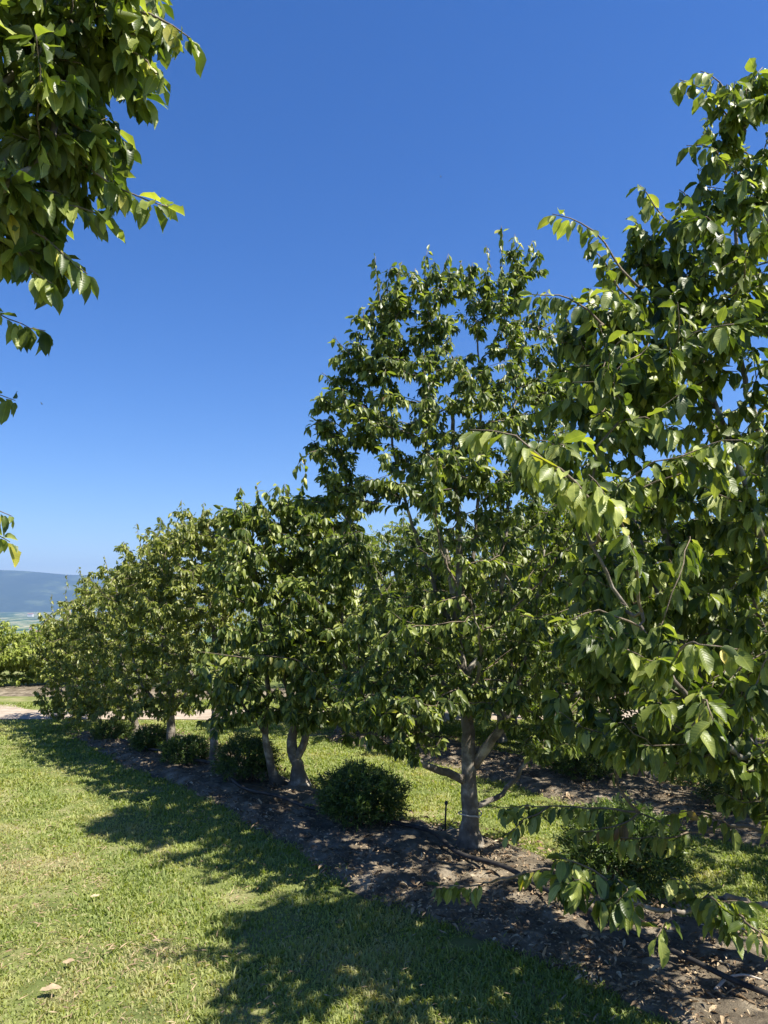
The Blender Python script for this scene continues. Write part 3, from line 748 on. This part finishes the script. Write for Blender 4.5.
# --- right foreground tree
g = gp(822, 985); Yr = g[1]
tree('deciduous_tree', 'large-leaved near tree filling the right edge, low branches reaching over the soil', 'tree', G1, g,
     [([g] + A((820, 900, Yr), (818, 830, Yr), (812, 760, Yr), (806, 640, Yr), (800, 500, Yr), (780, 330, Yr), (765, 200, Yr)), 0.070, 0.012)],
     [(A((817, 840, Yr), (785, 790, Yr - .05), (748, 742, Yr - .1), (715, 700, Yr - .1), (690, 660, Yr - .15), (660, 600, Yr - .1), (640, 540, Yr)), 0.026, 0.006),
      (A((813, 770, Yr), (780, 710, Yr + .05), (748, 668, Yr + .05), (712, 640, Yr + .05), (690, 600, Yr), (672, 550, Yr - .05), (655, 515, Yr - .05), (640, 482, Yr - .05), (628, 430, Yr)), 0.030, 0.007),
      (A((816, 800, Yr), (770, 772, Yr - .3), (735, 752, Yr - .5), (700, 715, Yr - .65), (668, 668, Yr - .75), (640, 628, Yr - .8), (600, 560, Yr - .85), (570, 500, Yr - .8)), 0.014, 0.004),
      (A((806, 640, Yr), (770, 560, Yr - .2), (745, 480, Yr - .2), (715, 400, Yr - .1), (690, 300, Yr)), 0.022, 0.005),
      (A((803, 560, Yr), (770, 470, Yr + .2), (740, 350, Yr + .2), (735, 220, Yr + .1), (735, 130, Yr)), 0.020, 0.004),
      (A((818, 900, Yr), (770, 905, Yr - .2), (722, 898, Yr - .35), (672, 912, Yr - .5), (615, 893, Yr - .55), (570, 876, Yr - .55)), 0.014, 0.004),
      (A((817, 870, Yr), (775, 838, Yr + .1), (735, 826, Yr + .1), (690, 832, Yr), (640, 812, Yr)), 0.012, 0.003)],
     [(745, 115, 3.1, 40, 38, .3, 20), (735, 190, 3.1, 45, 40, .4, 26), (650, 240, 3.1, 35, 30, .3, 13), (690, 270, 3.1, 55, 50, .5, 36), (745, 290, 3.2, 45, 60, .6, 28),
      (600, 320, 3.1, 50, 40, .4, 30), (660, 350, 3.1, 70, 55, .6, 52), (610, 400, 3.0, 60, 50, .6, 50), (735, 400, 3.2, 60, 60, .8, 30), (660, 480, 3.0, 80, 40, .8, 34),
      (550, 460, 2.7, 50, 26, .3, 17), (600, 500, 2.5, 40, 25, .25, 9), (740, 520, 3.2, 60, 60, .8, 52), (640, 570, 3.2, 75, 45, .7, 54), (740, 610, 3.2, 60, 45, .8, 40),
      (620, 650, 3.3, 60, 45, .6, 44), (700, 670, 3.2, 60, 35, .7, 26), (600, 710, 3.3, 50, 25, .5, 22), (640, 735, 3.2, 60, 22, .5, 26), (720, 750, 3.1, 60, 30, .5, 30), (700, 700, 2.7, 60, 30, .35, 20), (640, 640, 2.6, 50, 40, .3, 14), (755, 800, 3.1, 30, 20, .3, 9), (600, 885, 2.75, 40, 12, .15, 5), (725, 905, 2.8, 40, 10, .15, 3),
      (830, 300, 3.3, 70, 140, .8, 50), (860, 500, 3.3, 90, 120, .9, 55), (820, 650, 3.6, 60, 60, .8, 30), (850, 150, 3.3, 50, 60, .5, 25), (855, 640, 3.8, 75, 60, .4, 45), (900, 560, 3.6, 80, 60, .4, 25)],  # off-frame crown; some clumps added to shade the round bush and lawn
     [(A((740, 130, 3.1), (715, 100, 3.05), (682, 78, 3.0)), .005, .85, 22), (A((750, 120, 3.1), (745, 90, 3.1), (762, 68, 3.1)), .005, .8, 14), (A((745, 130, 3.1), (720, 85, 3.1), (700, 70, 3.1)), .004, .7, 12),
      (A((740, 180, 3.1), (715, 150, 3.0), (688, 143, 3.0)), .004, .7, 12), (A((680, 240, 3.0), (655, 205, 3.0), (642, 185, 3.0)), .004, .8, 14), (A((700, 230, 3.0), (690, 200, 3.0), (680, 188, 3.0)), .004, .8, 14),
      (A((630, 280, 2.9), (595, 232, 2.9), (553, 214, 2.9)), .005, .8, 18), (A((600, 320, 2.9), (570, 300, 2.9), (532, 294, 2.9)), .005, .8, 18), (A((620, 290, 2.9), (605, 262, 2.9), (590, 250, 2.9)), .004, .8, 12),
      (A((600, 540, 2.45), (575, 490, 2.3), (515, 438, 2.3), (470, 428, 2.3)), .006, .6, 26), (A((600, 540, 2.45), (590, 500, 2.2), (560, 470, 2.15), (530, 455, 2.15)), .005, .6, 18),
      (A((640, 610, 2.4), (630, 540, 2.2), (605, 495, 2.1), (590, 475, 2.1)), .005, .6, 18),
      (A((670, 668, 2.45), (690, 640, 2.2), (700, 645, 2.1), (735, 650, 2.1)), .004, .5, 12), (A((700, 715, 2.5), (705, 700, 2.3), (712, 722, 2.2)), .004, .6, 7),
      (A((640, 628, 2.4), (600, 610, 2.3), (570, 620, 2.3)), .004, .6, 10),
      (A((570, 876, Yr - .55), (545, 868, Yr - .5), (525, 872, Yr - .5)), .004, 1.0, 12), (A((615, 893, Yr - .55), (595, 868, Yr - .6), (560, 860, Yr - .6)), .004, .9, 14),
      (A((640, 903, Yr - .55), (618, 905, Yr - .65), (595, 895, Yr - .7)), .004, .8, 12), (A((672, 912, Yr - .5), (665, 925, Yr - .6), (655, 935, Yr - .7)), .004, .7, 6),
      (A((722, 898, Yr - .35), (715, 915, Yr - .5), (730, 930, Yr - .6)), .004, .7, 9), (A((700, 905, Yr - .4), (690, 885, Yr - .4), (668, 876, Yr - .4)), .003, .7, 7), (A((722, 898, Yr - .35), (750, 925, Yr - .7), (765, 940, Yr - .8)), .004, .5, 7),
      (A((640, 812, Yr), (600, 808, Yr + .1), (550, 806, Yr + .2), (500, 807, Yr + .3)), .004, .95, 28), (A((640, 812, Yr), (615, 826, Yr), (575, 832, Yr)), .003, .9, 16),
      (A((690, 832, Yr), (665, 838, Yr - .1), (620, 836, Yr - .1)), .004, .9, 18), (A((735, 826, Yr), (700, 812, Yr - .1), (660, 815, Yr - .1)), .004, .9, 16),
      (A((550, 806, Yr + .2), (525, 822, Yr + .2), (505, 835, Yr + .2)), .003, .9, 12),
      (A((525, 872, Yr - .5), (480, 884, Yr - .1), (435, 886, Yr + .1)), .0045, .40, 12)],
     leaf=0.080, per=15, seed=77, lwidth=1.08, fine=True, twig_len=0.34, sides=6)

# --- overhanging tree top left
base = np.array([-1.95, 1.85, -0.03])
bt = lambda x, y, z: np.array([x, y, z], float)
tree('deciduous_tree', 'overhanging tree at the upper left, cut off by the edge, large dark leaves', 'tree', None, base,
     [([base, bt(-1.95, 1.85, .8), bt(-1.9, 1.87, 1.6), bt(-1.85, 1.9, 2.4), bt(-1.8, 1.95, 3.2)], 0.07, 0.015)],
     [([bt(-1.9, 1.87, 1.7), bt(-1.6, 1.95, 2.2), bt(-1.3, 2.0, 2.6), bt(-1.0, 2.1, 2.9)] + A((60, 60, 2.2)), 0.03, 0.006),
      ([bt(-1.88, 1.88, 2.0), bt(-1.6, 1.9, 2.5), bt(-1.2, 2.0, 2.95)] + A((90, 10, 2.15)), 0.028, 0.006),
      ([bt(-1.9, 1.87, 1.4), bt(-1.6, 2.0, 1.9), bt(-1.35, 2.1, 2.3)] + A((10, 200, 2.2)), 0.022, 0.005)],
     [(20, 60, 2.2, 75, 80, .5, 62), (105, 25, 2.15, 70, 40, .35, 34), (65, 110, 2.2, 55, 50, .4, 34), (20, 190, 2.25, 50, 55, .4, 34), (35, 250, 2.3, 35, 25, .3, 10), (90, 170, 2.3, 26, 26, .25, 7),
      (-120, 100, 2.1, 130, 200, .7, 80), (-300, 0, 2.0, 160, 200, .8, 70), (80, -80, 2.2, 110, 50, .5, 40)],
     [(A((90, 10, 2.15), (150, 15, 2.1), (192, 38, 2.1)), .005, .7, 16), (A((120, 40, 2.1), (145, 62, 2.1), (162, 78, 2.1)), .004, .7, 10),
      (A((60, 150, 2.2), (115, 185, 2.2), (168, 208, 2.2)), .004, .5, 12), (A((40, 200, 2.2), (80, 208, 2.2), (105, 216, 2.2)), .004, .6, 9),
      (A((30, 230, 2.2), (60, 250, 2.2), (88, 275, 2.2)), .004, .6, 10), (A((10, 240, 2.2), (30, 270, 2.2), (55, 285, 2.2)), .004, .7, 10),
      (A((-120, 300, 2.6), (-30, 305, 2.7), (45, 333, 2.7)), .005, .6, 26), (A((-120, 380, 2.7), (-50, 385, 2.7), (15, 400, 2.7)), .004, .5, 14), (A((-100, 480, 2.7), (-40, 490, 2.7), (12, 515, 2.7)), .004, .5, 14),
      (A((-100, 500, 2.7), (-30, 520, 2.7), (8, 540, 2.7)), .004, .5, 10)],
     leaf=0.088, per=14, seed=88, fine=True, twig_len=0.32, sides=6, lwidth=1.1)

# --- second row
def back_tree(label, px, py, hgt, rad, seed, group, leafs=0.08, n=300, r=0.05, lean=0.0, lm=None, low=0.15, name='deciduous_tree', cat='tree', per=19):
    g = gp(px, py) if py else px
    rs_ = np.random.default_rng(seed)
    Yg = g[1]
    top = g + np.array([lean, 0, hgt])
    tr = [([g, g + np.array([0.02, 0, hgt * .25]), g + np.array([lean * .5 - .02, 0.02, hgt * .5]), g + np.array([lean, 0, hgt * .85])], r, 0.010)]
    limbs = []
    for q in range(4):
        a = q * 1.57 + rs_.random() * 1.2
        z0 = hgt * (0.2 + 0.1 * q)
        d = np.array([math.cos(a), math.sin(a), 0]) * rad
        limbs.append(([g + np.array([lean * .2, 0, z0]), g + d * .35 + np.array([0, 0, z0 + hgt * .12]), g + d * .65 + np.array([0, 0, z0 + hgt * .3])], r * .45, .006))
    # clumps
    blobs = []
    k = 12
    for q in range(k):
        a = q * 2.4 + rs_.random(); zz = low + (1 - low) * (0.08 + 0.86 * q / (k - 1)); zr = 1 - 0.55 * max(0, (zz - .55) / .45)
        d = rad * 0.55 * zr
        c = g + np.array([math.cos(a) * d + lean * zz, math.sin(a) * d, hgt * zz])
        blobs.append((c, rad * .5 * (0.7 + .5 * rs_.random()), hgt * .12, max(4, int(n / k))))
    return g, tr, limbs, blobs, label, group, seed, leafs, lm, name, cat, per

def blob_world(blobs, rs_):
    out = []
    for c, rx, rz, n in blobs:
        v = nrm(rs_.normal(size=(n, 3))) * (rs_.random((n, 1)) ** 0.42)
        out.append(c + v * np.array([rx, rx, rz]))
    return np.concatenate(out)

def build_back(*a, **k):
    global blob_points
    g, tr, limbs, blobs, label, group, seed, leafs, lm, name, cat, per = back_tree(*a, **k)
    keep = blob_points
    blob_points = blob_world
    o = tree(name, label, cat, group, g, tr, limbs, blobs, leaf=leafs, per=per, seed=seed, lm=lm, twig_len=0.3, sides=4, tsides=10)
    blob_points = keep
    return o

build_back('near-row tree just past the right edge, rooted closest to the viewer', np.array([3.15, 1.45, -0.03]), None, 3.0, 1.3, 120, G1, leafs=0.08, n=480, r=.06, low=.35)
build_back('second-row tree, its single grey trunk seen between middle tree and right one', 645, 778, 2.9, 1.35, 101, G2, leafs=0.075, n=560, r=.075)
build_back('second-row tree whose thin stems stand just right of the middle tree trunk', 500, 742, 2.7, 1.3, 102, G2, leafs=0.075, n=560)
build_back('second-row tree with a plain grey trunk seen in the gap right of the two-stemmed tree', 344, 732, 2.5, 1.2, 103, G2, leafs=0.075, n=520, r=.07, low=.2)
build_back('second-row tree at the right edge behind the white post', 960, 880, 2.9, 1.25, 104, G2, leafs=0.075, n=500)
build_back('second-row tree with a dark forked stem just left of the white post', 788, 812, 2.9, 1.35, 110, G2, leafs=0.075, n=520, lean=.1)
build_back('second-row tree half hidden behind the middle tree, right of its trunk', 565, 757, 2.8, 1.3, 111, G2, leafs=0.075, n=460)
build_back('second-row tree half hidden behind the lit round bush and low left limb', 418, 736, 2.6, 1.1, 112, G2, leafs=0.075, n=420)
G3 = 'trees of the third row far behind'
build_back('third-row tree with pale forked stems seen past the white post', 752, 752, 2.3, 1.1, 105, G3, leafs=0.09, n=360, r=.045, lm=LEAF_FAR, low=.2)
build_back('third-row tree seen between the trunks right of the middle', 585, 738, 2.3, 1.1, 106, G3, leafs=0.09, n=360, lm=LEAF_FAR, low=.2)
build_back('third-row tree by the track, seen left of the middle trunk', 440, 722, 2.1, 1.0, 107, G3, leafs=0.1, n=320, lm=LEAF_FAR, low=.2)

build_back('third-row tree at the track end, glimpsed right of the middle trunk', 512, 730, 2.2, 1.1, 113, G3, leafs=0.085, n=340, lm=LEAF_FAR, low=.12)
build_back('third-row tree glimpsed over the dark round bush of the second row', 660, 744, 2.3, 1.1, 114, G3, leafs=0.085, n=340, lm=LEAF_FAR, low=.12)

# --- bushes beyond the track
G4 = 'bushes in the bed beyond the track'
fb = [(-7.4, 13.9, 1.32, 1.2, 'rounded pale green bush beyond the track, cut by the left edge'),
      (-6.1, 14.4, 1.15, 1.0, 'smaller pale bush beyond the track, right beside the one at the left edge'),
      (-4.6, 14.0, 2.2, 1.2, 'pale bush beyond the track, behind the two farthest trees of the near row'),
      (-2.9, 13.8, 2.6, 1.2, 'pale bush beyond the track, behind the slim single-trunked tree'),
      (-1.3, 13.6, 2.8, 1.25, 'pale bush beyond the track, glimpsed behind the two-stemmed tree'),
      (0.4, 13.6, 3.0, 1.3, 'bright green bush beyond the track, left of the middle trunk'),
      (2.2, 13.5, 3.0, 1.3, 'bright green bush beyond the track, right of the middle trunk'),
      (4.0, 13.3, 3.1, 1.35, 'pale bush beyond the track, above the dark round bush of the second row'),
      (6.0, 13.2, 3.1, 1.35, 'pale bush beyond the track, seen over the white post'),
      (8.0, 13.4, 3.2, 1.35, 'last pale bush beyond the track, at the right edge')]
for q, (x, y, h, rr_, lb) in enumerate(fb):
    build_back(lb, np.array([x, y, -0.03]), None, h, rr_, 200 + q, G4, leafs=0.075, n=520 if q > 1 else 1100, r=.04, lm=LEAF_PALE, low=.04, name='bush', cat='bush', per=15)

# ------------------------------------------------------------------ clipped round bushes
G5 = 'round clipped evergreen bushes planted along the rows'
def ball(px, py, rad, hgt, label, seed, n=9000, group=G5, leafs=0.03):
    rs_ = np.random.default_rng(seed)
    g = gp(px, py); g[2] = 0.0
    root = empty('round_bush', g)
    tag(root, label, 'bush', group)
    # stems
    ps, rs2 = [], []
    for q in range(26):
        v = nrm(rs_.normal(size=3)[None])[0]; v[2] = abs(v[2]) * .8 + .25
        end = g + np.array([v[0] * rad * .85, v[1] * rad * .85, hgt * .12 + v[2] * hgt * .72])
        p, t = smooth_path([g + np.array([rs_.normal(0, .02), rs_.normal(0, .02), -.02]), g + (end - g) * .5 + np.array([0, 0, .04]), end], .06)
        ps.append(p); rs2.append(.010 * (1 - t) + .002)
    tubes('stem', ps, rs2, TWIG, root, sides=5)
    # sprays: each a tuft of short needles set on the uneven shell
    nt_ = n // 7
    v = nrm(rs_.normal(size=(nt_, 3)))
    v = v[v[:, 2] > -0.55]; nt_ = len(v)
    lump = 1 + 0.13 * np.sin(v[:, 0] * 7 + seed) * np.sin(v[:, 1] * 6 + 1) + 0.10 * np.sin(v[:, 2] * 9 + v[:, 0] * 5 + seed)
    rr_ = lump * (0.55 + 0.47 * rs_.random(nt_) ** 0.45)
    rr_ = np.where(rs_.random(nt_) < 0.05, rr_ * 1.14, rr_)
    c = g + np.array([0, 0, hgt * .5]) + v * rr_[:, None] * np.array([rad, rad, hgt * .5])
    c = c[c[:, 2] > 0.03]; v = v[:len(c)] if len(v) == len(c) else nrm((c - g - np.array([0, 0, hgt * .5])) / np.array([rad, rad, hgt * .5]))
    nt_ = len(c)
    dirn = nrm(v + rs_.normal(0, .45, v.shape) + np.array([0, 0, .25]))
    k = 9
    pos = np.repeat(c, k, 0) + np.repeat(dirn, k, 0) * (np.tile(np.linspace(-.5, .6, k), nt_) * .055)[:, None]
    ax = np.repeat(dirn, k, 0) * .7 + rs_.normal(0, .6, (nt_ * k, 3))
    no = rs_.normal(0, .5, (nt_ * k, 3)) + np.repeat(v, k, 0)
    kk = pos[:, 2] > 0.02
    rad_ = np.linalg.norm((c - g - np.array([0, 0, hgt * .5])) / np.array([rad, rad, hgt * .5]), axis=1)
    tuft = np.repeat(np.clip(rs_.normal(.32, .20, nt_) + .45 * np.clip(rad_ - .85, -.5, .4), 0, 1), k)  # outer tufts lighter: pale tips plus sunlight on them put into the colour
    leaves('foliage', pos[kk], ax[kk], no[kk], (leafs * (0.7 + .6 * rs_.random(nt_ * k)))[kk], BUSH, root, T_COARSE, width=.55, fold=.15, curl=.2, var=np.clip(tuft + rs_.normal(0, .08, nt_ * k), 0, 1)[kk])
ball(361, 826, .285, .40, 'round green bush standing in sunlight left of the middle tree', 1, n=16000)
ball(247, 784, .26, .40, 'dark round bush in shade left of the two-stemmed tree', 2, n=9000)
ball(186, 765, .22, .26, 'low dark round bush just right of the dark-trunked tree', 3, n=7000)
ball(152, 753, .20, .26, 'low round bush just left of the dark-trunked tree, light catching its top', 4, n=6000)
ball(113, 741, .21, .20, 'smallest low bush near the far left end of the near row', 5, n=5000)
ball(622, 888, .32, .42, 'large nearly black round bush under the low branches of the right tree', 6, n=16000)
ball(582, 780, .30, .36, 'dark round bush of the second row in the gap right of the middle trunk', 7, n=9000)
ball(372, 732, .27, .32, 'dark round bush of the second row beside the plain grey trunk', 8, n=5000)
ball(745, 812, .30, .34, 'dark round bush of the second row below the white post at the right', 9, n=7000)

# ------------------------------------------------------------------ drip hoses, stakes, post
def ground_path(pix, h=0.055):
    out = []
    for px, py in pix:
        q = ground_at(px, py); q[2] = h; out.append(q)
    return out
p, t = smooth_path(ground_path([(120, 748), (175, 764), (214, 775), (240, 796), (290, 812), (330, 824), (385, 832), (430, 846), (462, 868), (510, 886), (560, 912), (610, 942)], .085), .04)
p[:, 2] += 0.008 * np.sin(np.arange(len(p)) * .35)
o = tubes('drip_hose', [p], [np.full(len(p), .0145)], HOSE, None, sides=8)
tag(o, 'long black irrigation hose lying along the near soil bed', 'hose')
p, t = smooth_path(ground_path([(600, 935), (650, 960), (700, 985), (735, 1003), (775, 1020), (840, 1050)], .085), .04)
o = tubes('drip_hose', [p], [np.full(len(p), .0115)], HOSE, None, sides=10)
tag(o, 'dusty black hose end crossing the bottom right corner', 'hose')
p, t = smooth_path([ground_at(716, 1003) + np.array([0, 0, .05]), ground_at(728, 995) + np.array([0, 0, .065]), ground_at(745, 993) + np.array([0, 0, .07]), ground_at(762, 995) + np.array([0, 0, .06])], .02)
o = tubes('dead_twig', [p], [.007 * (1 - .5 * t)], bark_material('dead_wood', (.3, .25, .2), (.42, .36, .3), (.5, .45, .38)), None, sides=7, wob=.05)
tag(o, 'short pale dead twig beside the hose at the bottom right', 'twig')

g = ground_at(445, 838)
st = empty('irrigation_stake', g); tag(st, 'thin black irrigation stake standing left of the middle trunk', 'stake')
ps = np.array([g + np.array([0, 0, -.02]), g + np.array([.004, 0, .12]), g + np.array([.010, 0, .225])])
tubes('spike', [smooth_path(ps)[0]], [np.full(len(smooth_path(ps)[0]), .0065)], BLACK, st, sides=8)
hp = np.array([g + np.array([.010, 0, .215]), g + np.array([.0105, 0, .222]), g + np.array([.011, 0, .236]), g + np.array([.011, 0, .242])])
tubes('emitter_head', [hp], [np.array([.008, .012, .012, .006])], BLACK, st, sides=10)
p, t = smooth_path([g + np.array([.008, -.005, .12]), g + np.array([-.02, -.02, .06]), g + np.array([-.06, -.04, .04]), g + np.array([-.11, -.07, .05])], .02)
tubes('feed_tube', [p], [np.full(len(p), .0025)], BLACK, st, sides=6)

# tie around the middle trunk
g = at(470, 813, Ym); 
a = np.linspace(0, 2 * math.pi, 28)
ring = np.stack([g[0] + .0745 * np.cos(a), Ym + .0745 * np.sin(a), g[2] + .004 * np.sin(2 * a)], -1)
tail = np.array([ring[20], ring[20] + np.array([.03, -.012, .004]), ring[20] + np.array([.055, -.02, -.004])])
tie = tubes('trunk_tie', [ring, tail], [np.full(28, .0045), np.full(3, .004)], ROPE, None, sides=6)
tag(tie, 'pale string tied round the middle trunk above its base', 'tie')

# white marker post behind the right tree
g = at(740, 790, 6.25); g[2] = 0
po = empty('marker_post', g); tag(po, 'white plastic post glimpsed behind the branches at the right', 'post')
top = at(740, 745, 6.25)[2]
p = np.array([g + np.array([0, 0, -.02]), g + np.array([0, 0, top * .5]), g + np.array([-.006, 0, top - .09]), g + np.array([-.012, 0, top])])
tubes('post', [p], [np.array([.022, .022, .022, .02])], WHITE, po, sides=12)
p = np.array([g + np.array([-.014, 0, top - .07]), g + np.array([-.02, 0, top - .01]), g + np.array([-.022, 0, top + .02])])
tubes('cap', [p], [np.array([.034, .034, .026])], WHITE, po, sides=12)

# fallen leaves on the lawn
def fallen(px, py, L, label, v, yaw):
    g = ground_at(px, py)
    o = leaves('fallen_leaf', np.array([[g[0], g[1], .032]]), np.array([[math.cos(yaw), math.sin(yaw), .05]]), np.array([[.15, -.15, 1.0]]), np.array([L]), DRY, None, T_FINE, fold=.10, curl=.12, var=np.array([v]), width=1.2)
    tag(o, label, 'leaf')
fallen(40, 998, .085, 'tan dead leaf lying on the grass at the bottom left', .82, .1)
fallen(90, 903, .05, 'small tan leaf on the sunlit lawn higher up at the left', .85, .6)
fallen(62, 970, .05, 'small curled dead leaf just above the larger tan one', .75, .3)

# flying insects
WING = bpy.data.materials.new('wing'); WING.use_nodes = True; WING.node_tree.nodes['Principled BSDF'].inputs['Base Color'].default_value = (.25, .24, .22, 1)
def insect(px, py, Y, L, label):
    c = at(px, py, Y); r = empty('flying_insect', c); tag(r, label, 'insect')
    p = np.stack([c + np.array([L * (q - .5), 0, 0]) for q in (0, .15, .35, .45, .6, .85, 1)])
    tubes('body', [p], [L * np.array([.03, .14, .17, .10, .16, .12, .02])], BLACK, r, sides=8)
    for s_ in (1, -1):
        leaves('wing', np.array([c + np.array([-L * .1, 0, L * .1])]), np.array([[-.3, s_ * .8, .6]]), np.array([[0, -.6 * s_, .8]]), np.array([L * 1.1]), WING, r, T_COARSE, width=.8)
insect(441, 177, 5.0, .012, 'tiny dark flying insect in the blue sky above the middle')
insect(42, 404, 5.0, .016, 'dark flying insect in the sky at the left')

# ------------------------------------------------------------------ far houses in the valley
WALL, _, bw = mat('render_wall'); bw.inputs['Base Color'].default_value = (.75, .72, .66, 1)
ROOF, _, br = mat('tiled_roof'); br.inputs['Base Color'].default_value = (.28, .15, .10, 1)
GLS, _, bg2 = mat('window_glass'); bg2.inputs['Base Color'].default_value = (.03, .04, .05, 1); bg2.inputs['Roughness'].default_value = .1
def boxm(name, lo, hi, m, parent):
    (x0, y0, z0), (x1, y1, z1) = lo, hi
    V = np.array([(x0, y0, z0), (x1, y0, z0), (x1, y1, z0), (x0, y1, z0), (x0, y0, z1), (x1, y0, z1), (x1, y1, z1), (x0, y1, z1)], float)
    f = [0, 3, 2, 1, 4, 5, 6, 7, 0, 1, 5, 4, 1, 2, 6, 5, 2, 3, 7, 6, 3, 0, 4, 7]
    return mesh_np(name, V, f, [4] * 6, m, parent, False)
def house(px, Y, w_, d_, h_, label):
    x = (px - 384) / F * Y
    r = math.hypot(x, Y); z = float(terrain_z(r)) + float(((vnoise(np.array([x]), np.array([Y]), 900, 3) - .5) * min((r - 300) / 60, 22))[0])
    rt = empty('house', (x, Y, z)); tag(rt, label, 'house', 'houses down in the valley')
    boxm('wall', (x - w_ / 2, Y, z - 4), (x + w_ / 2, Y + d_, z + h_), WALL, rt)
    V = np.array([(x - w_ / 2 - 1, Y - 1, z + h_), (x + w_ / 2 + 1, Y - 1, z + h_), (x + w_ / 2 + 1, Y + d_ + 1, z + h_), (x - w_ / 2 - 1, Y + d_ + 1, z + h_), (x - w_ / 2 - 1, Y + d_ / 2, z + h_ + d_ * .3), (x + w_ / 2 + 1, Y + d_ / 2, z + h_ + d_ * .3)])
    mesh_np('roof', V, [0, 1, 5, 4, 2, 3, 4, 5, 1, 2, 5, 3, 0, 4, 3, 2, 1, 0], [4, 4, 3, 3, 4], ROOF, rt, False)
    for k in range(3):
        xx_ = x - w_ / 2 + w_ * (k + .7) / 3.5
        boxm('window', (xx_ - 1, Y - .15, z + h_ * .4), (xx_ + 1, Y + .1, z + h_ * .7), GLS, rt)
house(42, 3300, 26, 18, 14, 'white house in the valley, nearest to the tree row')
house(35, 3700, 22, 16, 12, 'white house in the valley, left of its neighbour')
house(33, 7200, 46, 30, 20, 'farther white house at the foot of the wooded mountain')

# ------------------------------------------------------------------ haze
H, nt, _ = mat('haze')
nt.nodes.remove(nt.nodes['Principled BSDF'])
pv = nt.nodes.new('ShaderNodeVolumePrincipled')
pv.inputs['Color'].default_value = (0.36, 0.56, 1.0, 1)
pv.inputs['Density'].default_value = 7e-5
pv.inputs['Anisotropy'].default_value = 0.2
nt.links.new(pv.outputs[0], nt.nodes['Material Output'].inputs['Volume'])
hz = boxm('haze', (-18500, -18500, -260), (18500, 18500, 860), H, None)
tag(hz, kind='stuff'); hz['label'] = 'thin blue haze lying over the valley'; hz['category'] = 'haze'
